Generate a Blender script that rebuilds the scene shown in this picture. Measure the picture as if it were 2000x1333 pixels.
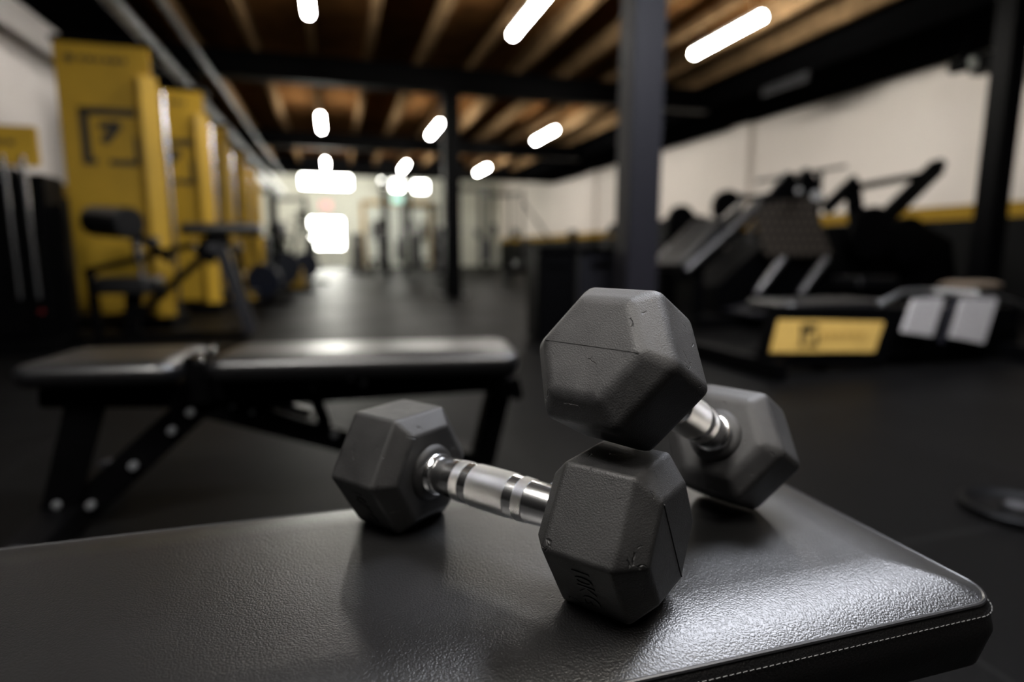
import bpy, bmesh, math, random
from mathutils import Vector, Matrix, Euler
random.seed(7)
for o in list(bpy.data.objects): bpy.data.objects.remove(o)
scene = bpy.context.scene
COL = scene.collection

# ------------------------------------------------------------------ camera
FPX, TILT, YAW, CAMZ = 1163.3, math.radians(8.611), math.radians(16.342), 0.6765
cd = bpy.data.cameras.new('camera'); cam = bpy.data.objects.new('camera', cd); COL.objects.link(cam)
cam.location = (0, 0, CAMZ); cam.rotation_euler = (math.pi/2-TILT, 0, -YAW)
cd.sensor_width = 36; cd.lens = FPX*36/2000; cd.clip_start = 0.02; cd.clip_end = 200
cd.dof.use_dof = True; cd.dof.focus_distance = 0.375; cd.dof.aperture_fstop = 2.5
scene.camera = cam

# ------------------------------------------------------------------ world, exposure
w = bpy.data.worlds.new('world'); scene.world = w; w.use_nodes = True
w.node_tree.nodes['Background'].inputs[0].default_value = (0.8, 0.85, 1, 1)
w.node_tree.nodes['Background'].inputs[1].default_value = 0.02
scene.view_settings.view_transform = 'Standard'; scene.view_settings.look = 'None'
scene.view_settings.exposure = 0.0; scene.view_settings.gamma = 1
scene.view_settings.use_curve_mapping = False
LAMP = 120.0          # radiance of the tubes
WINDOW = 32.0        # radiance of the daylight windows

# ------------------------------------------------------------------ pixel helpers (a point of the room on a known plane)
_c, _s = math.cos(TILT), math.sin(TILT)
def ray(x, y):
    u = (x-1000)/FPX; v = (666.5-y)/FPX
    d = (u, _c+v*_s, -_s+v*_c); cp, sp = math.cos(-YAW), math.sin(-YAW)
    return Vector((cp*d[0]-sp*d[1], sp*d[0]+cp*d[1], d[2]))
def at(x, y, Y):
    d = ray(x, y); return Vector((0, 0, CAMZ)) + d*(Y/d.y)
def atz(x, y, Z):
    d = ray(x, y); return Vector((0, 0, CAMZ)) + d*((Z-CAMZ)/d.z)
def atx(x, y, X):
    d = ray(x, y); return Vector((0, 0, CAMZ)) + d*(X/d.x)

# ------------------------------------------------------------------ materials
def mat(name, col, rough=.5, metal=0, noise=0, nscale=20, bump=0, bscale=200, rvar=0, coat=0, spec=.5):
    m = bpy.data.materials.new(name); m.use_nodes = True
    nt = m.node_tree; N = nt.nodes; L = nt.links; b = N['Principled BSDF']
    b.inputs['Base Color'].default_value = (*col, 1); b.inputs['Roughness'].default_value = rough
    b.inputs['Metallic'].default_value = metal; b.inputs['Coat Weight'].default_value = coat
    b.inputs['Specular IOR Level'].default_value = spec
    tc = N.new('ShaderNodeTexCoord')
    nz = N.new('ShaderNodeTexNoise'); nz.inputs['Scale'].default_value = nscale; nz.inputs['Detail'].default_value = 5
    L.new(tc.outputs['Object'], nz.inputs['Vector'])
    k = max(noise, .08)
    mr = N.new('ShaderNodeMapRange'); mr.inputs['From Min'].default_value = .3; mr.inputs['From Max'].default_value = .7
    mr.inputs['To Min'].default_value = 1-k; mr.inputs['To Max'].default_value = 1+k
    L.new(nz.outputs['Fac'], mr.inputs['Value'])
    mx = N.new('ShaderNodeVectorMath'); mx.operation = 'SCALE'; mx.inputs[0].default_value = col
    L.new(mr.outputs['Result'], mx.inputs['Scale']); L.new(mx.outputs['Vector'], b.inputs['Base Color'])
    if rvar:
        m2 = N.new('ShaderNodeMapRange'); m2.inputs['From Min'].default_value = .3; m2.inputs['From Max'].default_value = .7
        m2.inputs['To Min'].default_value = max(rough-rvar, .02); m2.inputs['To Max'].default_value = rough+rvar
        L.new(nz.outputs['Fac'], m2.inputs['Value']); L.new(m2.outputs['Result'], b.inputs['Roughness'])
    if bump:
        n2 = N.new('ShaderNodeTexNoise'); n2.inputs['Scale'].default_value = bscale; n2.inputs['Detail'].default_value = 3
        L.new(tc.outputs['Object'], n2.inputs['Vector'])
        bp = N.new('ShaderNodeBump'); bp.inputs['Strength'].default_value = 1; bp.inputs['Distance'].default_value = bump
        L.new(n2.outputs['Fac'], bp.inputs['Height']); L.new(bp.outputs['Normal'], b.inputs['Normal'])
    return m
def glow(name, col, s):
    m = bpy.data.materials.new(name); m.use_nodes = True; b = m.node_tree.nodes['Principled BSDF']
    b.inputs['Base Color'].default_value = (.8, .8, .8, 1)
    b.inputs['Emission Color'].default_value = (*col, 1); b.inputs['Emission Strength'].default_value = s
    return m

BLACK = mat('black_powder_coat', (.0010, .0010, .0012), .45, noise=.2, spec=.05)
DARK = mat('dark_grey_paint', (.009, .009, .012), .5, noise=.2, spec=.2)
SHINY = mat('black_vinyl', (.003, .003, .0035), .34, bump=.0002, bscale=500, spec=.7)
CHROME = mat('chrome', (.75, .75, .76), .19, 1)
STEEL = mat('brushed_steel', (.5, .5, .5), .32, 1, noise=.15)
MATT = mat('matt_black_paint', (.0025, .0025, .0027), .9, noise=.2, spec=0)
DULL = mat('dull_steel_rail', (.16, .155, .15), .35, .9, noise=.3)
ZINC = mat('galvanised_steel', (.17, .175, .18), .4, .9, noise=.35, nscale=8)
BOLT = mat('zinc_bolt', (.6, .62, .66), .3, .9)
YELLOW = mat('yellow_paint', (.40, .245, .02), .45, noise=.1, nscale=3, spec=.3)
PLATEY = mat('pale_yellow_board', (.48, .31, .08), .5, noise=.06)
WOOD = mat('pine_joist', (.17, .108, .055), .7, noise=.3, nscale=6, spec=0)
WHITE = mat('white_panel', (.62, .60, .57), .5, noise=.06)
ALU = mat('grey_metal_step', (.38, .365, .36), .55, .25, noise=.35, nscale=90)
GREY = mat('grey_plastic', (.02, .02, .023), .5)
BLUE = mat('navy_vinyl', (.003, .005, .012), .4, spec=.3)
RED = glow('red_sign', (.75, .06, .07), .9)
GREEN = glow('green_exit_sign', (.25, .75, .6), 1.3)
TUBE = glow('tube_light', (1, .955, .88), LAMP)
PANEL = glow('added_cool_panel', (.88, .91, 1), 58)
KEYP = glow('added_key_panel', (1, .96, .9), 74)
PANE = glow('daylight_pane', (1, 1, .9), WINDOW)
CLEAR = mat('frosted_glass', (.8, .85, .78), .25, noise=.05)

def plywood():
    m = mat('plywood_ceiling', (.115, .054, .019), .7, noise=.3, nscale=3, spec=0)
    nt = m.node_tree; b = nt.nodes['Principled BSDF']
    return m
PLY = plywood()

def wall_mat(name, paint, z0, z1):      # white above, a yellow band, black dado below
    m = bpy.data.materials.new(name); m.use_nodes = True; nt = m.node_tree; N = nt.nodes; L = nt.links
    b = N['Principled BSDF']; b.inputs['Roughness'].default_value = .6; b.inputs['Specular IOR Level'].default_value = .1
    g = N.new('ShaderNodeTexCoord'); sx = N.new('ShaderNodeSeparateXYZ'); L.new(g.outputs['Object'], sx.inputs[0])
    def step(v):
        a = N.new('ShaderNodeMath'); a.operation = 'GREATER_THAN'; a.inputs[1].default_value = v
        L.new(sx.outputs['Z'], a.inputs[0]); return a
    a1, a2 = step(z0), step(z1)
    nz = N.new('ShaderNodeTexNoise'); nz.inputs['Scale'].default_value = 1.5; nz.inputs['Detail'].default_value = 6
    L.new(g.outputs['Object'], nz.inputs['Vector'])
    m1 = N.new('ShaderNodeMix'); m1.data_type = 'RGBA'; m2 = N.new('ShaderNodeMix'); m2.data_type = 'RGBA'
    m1.inputs[6].default_value = (.0015, .0015, .0017, 1); m1.inputs[7].default_value = (.3, .18, .016, 1)
    L.new(a1.outputs[0], m1.inputs[0]); L.new(m1.outputs[2], m2.inputs[6])
    cr = N.new('ShaderNodeMix'); cr.data_type = 'RGBA'
    cr.inputs[6].default_value = tuple(c*.94 for c in paint)+(1,); cr.inputs[7].default_value = (*paint, 1)
    L.new(nz.outputs['Fac'], cr.inputs[0]); L.new(cr.outputs[2], m2.inputs[7])
    L.new(a2.outputs[0], m2.inputs[0]); L.new(m2.outputs[2], b.inputs['Base Color'])
    return m

def floor_mat():
    m = bpy.data.materials.new('rubber_floor'); m.use_nodes = True; nt = m.node_tree; N = nt.nodes; L = nt.links
    b = N['Principled BSDF']; g = N.new('ShaderNodeTexCoord')
    br = N.new('ShaderNodeTexBrick'); br.offset = 0; br.inputs['Scale'].default_value = 1
    br.inputs['Brick Width'].default_value = 1; br.inputs['Row Height'].default_value = 1
    br.inputs['Mortar Size'].default_value = .003; br.inputs['Mortar Smooth'].default_value = .2
    br.inputs['Color1'].default_value = (.0026, .0025, .0025, 1); br.inputs['Color2'].default_value = (.0031, .003, .003, 1)
    br.inputs['Mortar'].default_value = (.008, .008, .008, 1)
    L.new(g.outputs['Object'], br.inputs['Vector'])
    v = N.new('ShaderNodeTexVoronoi'); v.inputs['Scale'].default_value = 110; L.new(g.outputs['Object'], v.inputs['Vector'])
    lt = N.new('ShaderNodeMath'); lt.operation = 'LESS_THAN'; lt.inputs[1].default_value = .13
    L.new(v.outputs['Distance'], lt.inputs[0])
    nz = N.new('ShaderNodeTexNoise'); nz.inputs['Scale'].default_value = 1.3; nz.inputs['Detail'].default_value = 5
    L.new(g.outputs['Object'], nz.inputs['Vector'])
    mx = N.new('ShaderNodeMix'); mx.data_type = 'RGBA'; L.new(lt.outputs[0], mx.inputs[0])
    L.new(br.outputs['Color'], mx.inputs[6]); mx.inputs[7].default_value = (.014, .014, .0145, 1)
    L.new(mx.outputs[2], b.inputs['Base Color'])
    mr = N.new('ShaderNodeMapRange'); mr.inputs['To Min'].default_value = .36; mr.inputs['To Max'].default_value = .56
    L.new(nz.outputs['Fac'], mr.inputs['Value']); L.new(mr.outputs['Result'], b.inputs['Roughness'])
    b.inputs['Specular IOR Level'].default_value = .02
    return m

def leather_mat():
    m = bpy.data.materials.new('black_leatherette'); m.use_nodes = True; nt = m.node_tree; N = nt.nodes; L = nt.links
    b = N['Principled BSDF']; g = N.new('ShaderNodeTexCoord')
    b.inputs['Base Color'].default_value = (.0025, .0024, .0026, 1)
    nz = N.new('ShaderNodeTexNoise'); nz.inputs['Scale'].default_value = 6; nz.inputs['Detail'].default_value = 6
    L.new(g.outputs['Object'], nz.inputs['Vector'])
    mr = N.new('ShaderNodeMapRange'); mr.inputs['From Min'].default_value = .3; mr.inputs['From Max'].default_value = .7
    mr.inputs['To Min'].default_value = .31; mr.inputs['To Max'].default_value = .39
    L.new(nz.outputs['Fac'], mr.inputs['Value']); L.new(mr.outputs['Result'], b.inputs['Roughness'])
    # fine pebble grain: warped cells
    n1 = N.new('ShaderNodeTexNoise'); n1.inputs['Scale'].default_value = 260; n1.inputs['Detail'].default_value = 2
    L.new(g.outputs['Object'], n1.inputs['Vector'])
    ad = N.new('ShaderNodeVectorMath'); ad.operation = 'MULTIPLY_ADD'
    L.new(n1.outputs['Color'], ad.inputs[0]); ad.inputs[1].default_value = (.0022,)*3; L.new(g.outputs['Object'], ad.inputs[2])
    v = N.new('ShaderNodeTexVoronoi'); v.feature = 'SMOOTH_F1'; v.inputs['Scale'].default_value = 740
    v.inputs['Smoothness'].default_value = .4
    L.new(ad.outputs[0], v.inputs['Vector'])
    n3 = N.new('ShaderNodeTexNoise'); n3.inputs['Scale'].default_value = 22; n3.inputs['Detail'].default_value = 2
    L.new(g.outputs['Object'], n3.inputs['Vector'])
    b1 = N.new('ShaderNodeBump'); b1.inputs['Distance'].default_value = .00023; b1.inputs['Strength'].default_value = .8; b1.invert = True
    L.new(v.outputs['Distance'], b1.inputs['Height'])
    b2 = N.new('ShaderNodeBump'); b2.inputs['Distance'].default_value = .0004; b2.inputs['Strength'].default_value = .5
    L.new(n3.outputs['Fac'], b2.inputs['Height']); L.new(b2.outputs['Normal'], b1.inputs['Normal'])
    L.new(b1.outputs['Normal'], b.inputs['Normal'])
    return m

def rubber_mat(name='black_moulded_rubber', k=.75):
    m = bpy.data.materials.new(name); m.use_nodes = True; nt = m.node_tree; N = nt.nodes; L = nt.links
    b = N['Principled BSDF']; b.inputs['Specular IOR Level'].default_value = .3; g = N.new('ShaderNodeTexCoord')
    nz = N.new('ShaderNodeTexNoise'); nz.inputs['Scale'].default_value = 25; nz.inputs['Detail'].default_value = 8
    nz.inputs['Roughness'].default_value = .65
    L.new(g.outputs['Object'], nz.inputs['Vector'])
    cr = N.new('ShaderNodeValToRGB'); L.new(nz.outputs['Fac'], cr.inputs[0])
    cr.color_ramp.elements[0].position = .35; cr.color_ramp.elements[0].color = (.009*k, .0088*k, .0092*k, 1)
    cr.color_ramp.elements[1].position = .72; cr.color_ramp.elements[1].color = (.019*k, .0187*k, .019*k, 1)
    L.new(cr.outputs[0], b.inputs['Base Color'])
    mr = N.new('ShaderNodeMapRange'); mr.inputs['From Min'].default_value = .35; mr.inputs['From Max'].default_value = .7
    mr.inputs['To Min'].default_value = .46; mr.inputs['To Max'].default_value = .60
    L.new(nz.outputs['Fac'], mr.inputs['Value']); L.new(mr.outputs['Result'], b.inputs['Roughness'])
    n1 = N.new('ShaderNodeTexNoise'); n1.inputs['Scale'].default_value = 1100; n1.inputs['Detail'].default_value = 2
    L.new(g.outputs['Object'], n1.inputs['Vector'])
    b1 = N.new('ShaderNodeBump'); b1.inputs['Distance'].default_value = .00045; b1.inputs['Strength'].default_value = .7
    L.new(n1.outputs['Fac'], b1.inputs['Height'])
    # nicks: sparse thin cracks
    n4 = N.new('ShaderNodeTexNoise'); n4.inputs['Scale'].default_value = 60; n4.inputs['Detail'].default_value = 2
    L.new(g.outputs['Object'], n4.inputs['Vector'])
    ad = N.new('ShaderNodeVectorMath'); ad.operation = 'MULTIPLY_ADD'
    L.new(n4.outputs['Color'], ad.inputs[0]); ad.inputs[1].default_value = (.02,)*3; L.new(g.outputs['Object'], ad.inputs[2])
    v = N.new('ShaderNodeTexVoronoi'); v.feature = 'DISTANCE_TO_EDGE'; v.inputs['Scale'].default_value = 42
    L.new(ad.outputs[0], v.inputs['Vector'])
    r1 = N.new('ShaderNodeMapRange'); r1.inputs['From Max'].default_value = .022; L.new(v.outputs['Distance'], r1.inputs['Value'])
    n5 = N.new('ShaderNodeTexNoise'); n5.inputs['Scale'].default_value = 70; L.new(g.outputs['Object'], n5.inputs['Vector'])
    r2 = N.new('ShaderNodeMapRange'); r2.inputs['From Min'].default_value = .62; r2.inputs['From Max'].default_value = .66
    r2.inputs['To Min'].default_value = 1; r2.inputs['To Max'].default_value = 0
    L.new(n5.outputs['Fac'], r2.inputs['Value'])
    mxx = N.new('ShaderNodeMath'); mxx.operation = 'MAXIMUM'; L.new(r1.outputs[0], mxx.inputs[0]); L.new(r2.outputs[0], mxx.inputs[1])
    b2 = N.new('ShaderNodeBump'); b2.inputs['Distance'].default_value = .0007; b2.inputs['Strength'].default_value = 1
    L.new(mxx.outputs[0], b2.inputs['Height']); L.new(b1.outputs['Normal'], b2.inputs['Normal'])
    L.new(b2.outputs['Normal'], b.inputs['Normal'])
    return m

def knurl_mat():
    m = bpy.data.materials.new('knurled_chrome'); m.use_nodes = True; nt = m.node_tree; N = nt.nodes; L = nt.links
    b = N['Principled BSDF']; b.inputs['Base Color'].default_value = (.6, .59, .57, 1)
    b.inputs['Metallic'].default_value = 1; b.inputs['Roughness'].default_value = .3
    g = N.new('ShaderNodeTexCoord'); sx = N.new('ShaderNodeSeparateXYZ'); L.new(g.outputs['Object'], sx.inputs[0])
    def M(op, a, c=None):
        n = N.new('ShaderNodeMath'); n.operation = op
        for i, q in enumerate((a, c)):
            if q is None: continue
            if isinstance(q, (int, float)): n.inputs[i].default_value = q
            else: L.new(q, n.inputs[i])
        return n.outputs[0]
    ang = M('ARCTAN2', sx.outputs['Z'], sx.outputs['Y'])
    kx = M('MULTIPLY', sx.outputs['X'], 2*math.pi/.0026); ka = M('MULTIPLY', ang, 26)
    h = M('MULTIPLY', M('SINE', M('ADD', kx, ka)), M('SINE', M('SUBTRACT', kx, ka)))
    h = M('ABSOLUTE', h)
    bp = N.new('ShaderNodeBump'); bp.inputs['Distance'].default_value = .0011; bp.inputs['Strength'].default_value = 1
    L.new(h, bp.inputs['Height']); L.new(bp.outputs['Normal'], b.inputs['Normal'])
    return m

def perf_mat():
    m = bpy.data.materials.new('perforated_plate'); m.use_nodes = True; nt = m.node_tree; N = nt.nodes; L = nt.links
    b = N['Principled BSDF']; b.inputs['Roughness'].default_value = .5; b.inputs['Metallic'].default_value = .3
    g = N.new('ShaderNodeTexCoord')
    br = N.new('ShaderNodeTexBrick'); br.inputs['Scale'].default_value = 1; br.offset = .5
    br.inputs['Brick Width'].default_value = .08; br.inputs['Row Height'].default_value = .075; br.inputs['Mortar Size'].default_value = .013
    br.inputs['Color1'].default_value = (.003, .003, .003, 1); br.inputs['Color2'].default_value = (.003, .003, .003, 1)
    br.inputs['Mortar'].default_value = (.075, .06, .046, 1)
    sp = N.new('ShaderNodeSeparateXYZ'); cb = N.new('ShaderNodeCombineXYZ'); L.new(g.outputs['Object'], sp.inputs[0]); L.new(sp.outputs['X'], cb.inputs['X']); L.new(sp.outputs['Z'], cb.inputs['Y']); L.new(cb.outputs[0], br.inputs['Vector']); L.new(br.outputs['Color'], b.inputs['Base Color'])
    return m
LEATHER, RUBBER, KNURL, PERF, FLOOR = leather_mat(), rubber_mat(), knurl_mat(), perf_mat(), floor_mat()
RUBBER_LIGHT = rubber_mat('lighter_rubber', 1.8)  # same rubber with a lighter base colour, for the upper dumbbell
THREAD = mat('stitch_thread', (.06, .06, .06), .6)
PIPE = mat('leather_piping', (.01, .01, .011), .28, spec=.8)

# ------------------------------------------------------------------ mesh builder
class MB:
    def __init__(s): s.bm = bmesh.new()
    def _new(s, fn, M=None, bev=0):
        t = bmesh.new(); fn(t)
        if bev: bmesh.ops.bevel(t, geom=t.edges[:], offset=bev, segments=2, affect='EDGES', clamp_overlap=True)
        if M is not None: bmesh.ops.transform(t, matrix=M, verts=t.verts)
        me = bpy.data.meshes.new('tmp'); t.to_mesh(me); t.free(); s.bm.from_mesh(me); bpy.data.meshes.remove(me)
        return s
    def box(s, c, d, rot=(0, 0, 0), bev=.004):
        M = Matrix.Translation(c) @ Euler(rot).to_matrix().to_4x4() @ Matrix.Diagonal((*[1]*3, 1))
        def fn(t): bmesh.ops.create_cube(t, size=1, matrix=Matrix.Diagonal((*d, 1)))
        return s._new(fn, M, min(bev, min(d)*.3))
    def bar(s, a, b, w=.05, h=.05, bev=.004, side=(0, 1, 0)):     # rectangular tube from a to b, w along side
        a, b = Vector(a), Vector(b); z = (b-a); l = z.length; z.normalize()
        y = Vector(side); y = (y-z*y.dot(z))
        if y.length < .05: y = Vector((1, 0, 0)); y = y-z*y.dot(z)
        y.normalize(); x = y.cross(z)
        M = Matrix.Translation((a+b)/2) @ Matrix((x, y, z)).transposed().to_4x4()
        def fn(t): bmesh.ops.create_cube(t, size=1, matrix=Matrix.Diagonal((h, w, l, 1)))
        return s._new(fn, M, min(bev, min(w, h)*.3))
    def tube(s, a, b, r, r2=None, seg=20, bev=0):
        a, b = Vector(a), Vector(b); z = b-a; l = z.length
        M = Matrix.Translation((a+b)/2) @ z.to_track_quat('Z', 'Y').to_matrix().to_4x4()
        def fn(t): bmesh.ops.create_cone(t, cap_ends=True, segments=seg, radius1=r, radius2=r if r2 is None else r2, depth=l)
        return s._new(fn, M, bev)
    def path(s, pts, r, seg=12):
        pts = [Vector(p) for p in pts]; rings = []
        for i, p in enumerate(pts):
            d = (pts[min(i+1, len(pts)-1)]-pts[max(i-1, 0)]).normalized()
            q = d.to_track_quat('Z', 'Y')
            rings.append([s.bm.verts.new(p+q @ Vector((r*math.cos(2*math.pi*k/seg), r*math.sin(2*math.pi*k/seg), 0))) for k in range(seg)])
        for A, B in zip(rings, rings[1:]):
            for k in range(seg): s.bm.faces.new((A[k], A[(k+1) % seg], B[(k+1) % seg], B[k]))
        s.bm.faces.new(rings[0][::-1]); s.bm.faces.new(rings[-1]); return s
    def lathe(s, prof, M=None, seg=48):          # profile (x, r) about the X axis
        def fn(t):
            rings = [[t.verts.new((x, r*math.cos(2*math.pi*k/seg), r*math.sin(2*math.pi*k/seg))) for k in range(seg)] for x, r in prof]
            for A, B in zip(rings, rings[1:]):
                for k in range(seg): t.faces.new((A[k], B[k], B[(k+1) % seg], A[(k+1) % seg]))
            t.faces.new(rings[0]); t.faces.new(rings[-1][::-1])
        return s._new(fn, M)
    def plate(s, pts, depth, direction=(0, 1, 0), bev=.003):       # a 3-D outline given thickness along direction
        pts = [Vector(p) for p in pts]; d = Vector(direction).normalized()*depth
        def fn(t):
            A = [t.verts.new(p) for p in pts]; B = [t.verts.new(p+d) for p in pts]; n = len(pts)
            t.faces.new(A[::-1]); t.faces.new(B)
            for k in range(n): t.faces.new((A[k], A[(k+1) % n], B[(k+1) % n], B[k]))
            bmesh.ops.recalc_face_normals(t, faces=t.faces)
        return s._new(fn, None, bev)
    def pad(s, M, lx, ly, h, r=.03, crown=.006, seg=6, bulge=.006, roll=.05):  # upholstered cushion, top at z=0, bottom at -h
        def outline(inset, z):
            rr = max(r-inset, .004); hx, hy = lx/2-inset-rr, ly/2-inset-rr; out = []
            for q, (sx, sy) in enumerate(((1, 1), (-1, 1), (-1, -1), (1, -1))):
                for k in range(seg+1):
                    a = math.pi/2*(q+k/seg); out.append((sx*hx+rr*math.cos(a), sy*hy+rr*math.sin(a), z))
            return out
        levels = [(.03, -h), (.006, -h+.001), (0, -h+.006), (-bulge, -h*.5), (-bulge*.4, -crown-.004), (.0005, -crown-.0012), (.0016, -crown+.0006)]
        for d in (.004, .008, .013, .019, .026, .034, .043, .055): levels.append((d, -crown*(1-min(d/roll, 1))**2.0))
        def fn(t):
            rings = [[t.verts.new(p) for p in outline(i, z)] for i, z in levels]; n = len(rings[0])
            for A, B in zip(rings, rings[1:]):
                for k in range(n): t.faces.new((A[k], A[(k+1) % n], B[(k+1) % n], B[k]))
            t.faces.new(rings[0][::-1]); t.faces.new(rings[-1])
        return s._new(fn, M)
    def build(s, name, m, parent=None, smooth=True, wn=False, world=True):
        bmesh.ops.recalc_face_normals(s.bm, faces=s.bm.faces)
        if parent is not None and world: bmesh.ops.translate(s.bm, vec=-root_loc(parent), verts=s.bm.verts)
        me = bpy.data.meshes.new(name); s.bm.to_mesh(me); s.bm.free(); me.materials.append(m)
        o = bpy.data.objects.new(name, me); COL.objects.link(o); o.parent = parent
        if smooth:
            me.shade_smooth()
            me.set_sharp_from_angle(angle=math.radians(38))
            if wn:
                md = o.modifiers.new('wn', 'WEIGHTED_NORMAL'); md.keep_sharp = True
        return o
def root_loc(o):
    while o.parent: o = o.parent
    return Vector(o.location)
def rod(a, b, r, name, m, parent=None): return MB().tube(a, b, r).build(name, m, parent)
def thing(name, label, cat, loc=(0, 0, 0), rot=(0, 0, 0), group=None):
    o = bpy.data.objects.new(name, None); COL.objects.link(o); o.location = loc; o.rotation_euler = rot
    o.empty_display_size = .1
    return tag(o, label, cat, group)
def tag(o, label, cat, group=None):
    o['label'] = label; o['category'] = cat
    if group: o['group'] = group
    return o
def struct(o): o['kind'] = 'structure'; return o
def dup(root, loc=None, label=None):
    def cp(o, par):
        c = o.copy(); COL.objects.link(c); c.parent = par
        for ch in list(o.children): cp(ch, c)
        return c
    r = cp(root, None)
    if loc is not None: r.location = loc
    if label: r['label'] = label
    return r

# ------------------------------------------------------------------ the room
XL, XR, YF, YB, ZC = -2.9, 7.2, 26.5, -6.0, 3.47
struct(MB().box(((XL+XR)/2, (YF+YB)/2, -.05), (XR-XL+.4, YF-YB+.4, .1), bev=0).build('floor', FLOOR, smooth=False))
WR = wall_mat('right_wall_paint', (.76, .70, .64), 1.05, 1.22)
WL = wall_mat('left_wall_paint', (.70, .66, .64), 1.27, 1.42)
WF = wall_mat('far_wall_paint', (.84, .86, .76), -2, -1)
struct(MB().box((XL-.1, (YF+5)/2, 2.1), (.2, YF-5, 4.2), bev=0).build('wall_left', WL, smooth=False))
struct(MB().box((XL-.1, (5+YB)/2, 2.1), (.2, 5-YB, 4.2), bev=0).build('wall_left', MATT, smooth=False))  # near stretch out of view, blackened to cut bounce light
struct(MB().box((XR+.1, (3.6+YB)/2, 2.1), (.2, 3.6-YB, 4.2), bev=0).build('wall_right', MATT, smooth=False))  # also out of view and black so it returns no light
wr = MB().box((XR+.1, (YF+3.6)/2, 2.1), (.2, YF-3.6, 4.2), bev=0)
for y in (9.6, 16.2): wr.box((XR-.04, y, 2.1), (.10, .5, 4.2), bev=0)
struct(wr.build('wall_right', WR, smooth=False))
struct(MB().box(((XL+XR)/2, YF+.1, 2.1), (XR-XL+.4, .2, 4.2), bev=0).build('wall_back', WF, smooth=False))
struct(MB().box(((XL+XR)/2, YB-.1, 2.1), (XR-XL+.4, .2, 4.2), bev=0).build('wall_front', MATT, smooth=False))  # unseen end, kept black against light bouncing onto the dumbbells
# the ceiling boards, with joists below; over the far lobby it rises
ceil = struct(MB().box(((XL+XR)/2, (19.3+YB)/2, ZC+.03), (XR-XL+.4, 19.3-YB, .06), bev=0).build('ceiling', PLY, smooth=False))
MB().box(((XL+XR)/2, (19.3+YF)/2+.1, 4.13), (XR-XL+.4, YF-19.3+.2, .06), bev=0).build('raised_ceiling', WHITE, ceil, smooth=False)
MB().box(((XL+XR)/2, 19.33, 3.645), (XR-XL, .06, .99), bev=0).build('ceiling_upstand', DARK, ceil, smooth=False)
for k in range(-3, 9):
    X = -.18+.72*k
    MB().box((X, (19.2+YB)/2, 3.345), (.075, 19.2-YB, .25), bev=.003).build('joist', WOOD, ceil, smooth=False)
# boxed soffits along both walls
struct(MB().box(((5.85+XR)/2, (YF+YB)/2-3.5, 3.19), (XR-5.85, YF-YB-7, .52), bev=.01).build('trim_1', MATT))
struct(MB().box(((XL-2.15)/2, (YF+YB)/2-3.5, 3.28), (.75, YF-YB-7, .34), bev=.01).build('trim_2', MATT))
# girders
GL = {3.0: 'black steel ceiling girder nearest, running above the bench', 8.8: 'black steel girder over the slim middle column', 14.1: 'black steel girder between the second and third rows of lamps', 19.0: 'farthest black steel girder where the boarded ceiling ends'}
g0 = None
for y, lab in GL.items():
    if g0 is None:
        m = MB(); x0, x1 = XL+.75, 5.85
        m.box(((x0+x1)/2, y, 2.90), (x1-x0, .2, .02), bev=.002).box(((x0+x1)/2, y, 3.21), (x1-x0, .2, .02), bev=.002).box(((x0+x1)/2, y, 3.055), (x1-x0, .015, .31), bev=.002)
        bmesh.ops.translate(m.bm, vec=(0, -y, 0), verts=m.bm.verts)
        g0 = m.build('steel_girder', BLACK); g0.location = (0, y, 0); tag(g0, lab, 'girder', 'steel girders across the ceiling')
    else: dup(g0, (0, y, 0), lab)

# ------------------------------------------------------------------ columns
def column(X, Y, wd, lab, mt):
    t = thing('steel_column', lab, 'column', (X, Y, 0))
    m = MB(); m.box((X, Y, 1.435), (wd, wd*.9, 2.85), bev=.012); m.build('shaft', mt, t)
    MB().box((X, Y, .01), (wd*1.7, wd*1.7, .02)).build('base_plate', BLACK, t)
    MB().box((X, Y, 2.875), (wd*1.4, wd*1.4, .03)).build('cap_plate', BLACK, t)
    b = MB()
    for i in (-1, 1):
        for j in (-1, 1): b.tube((X+i*wd*.7, Y+j*wd*.7, .02), (X+i*wd*.7, Y+j*wd*.7, .045), .014, seg=6)
    b.build('anchor_bolts', BOLT, t)
    return t
COLM = mat('column_paint', (.009, .0085, .0115), .5, noise=.1, spec=.2)
column(2.045, 3.85, .24, 'thick dark grey square steel column right behind the stacked dumbbells', COLM)
column(1.66, 8.8, .23, 'slim black steel column halfway down the hall', BLACK)
column(5.62, 4.0, .2, 'black steel post at the right edge before the white wall', BLACK)

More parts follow.
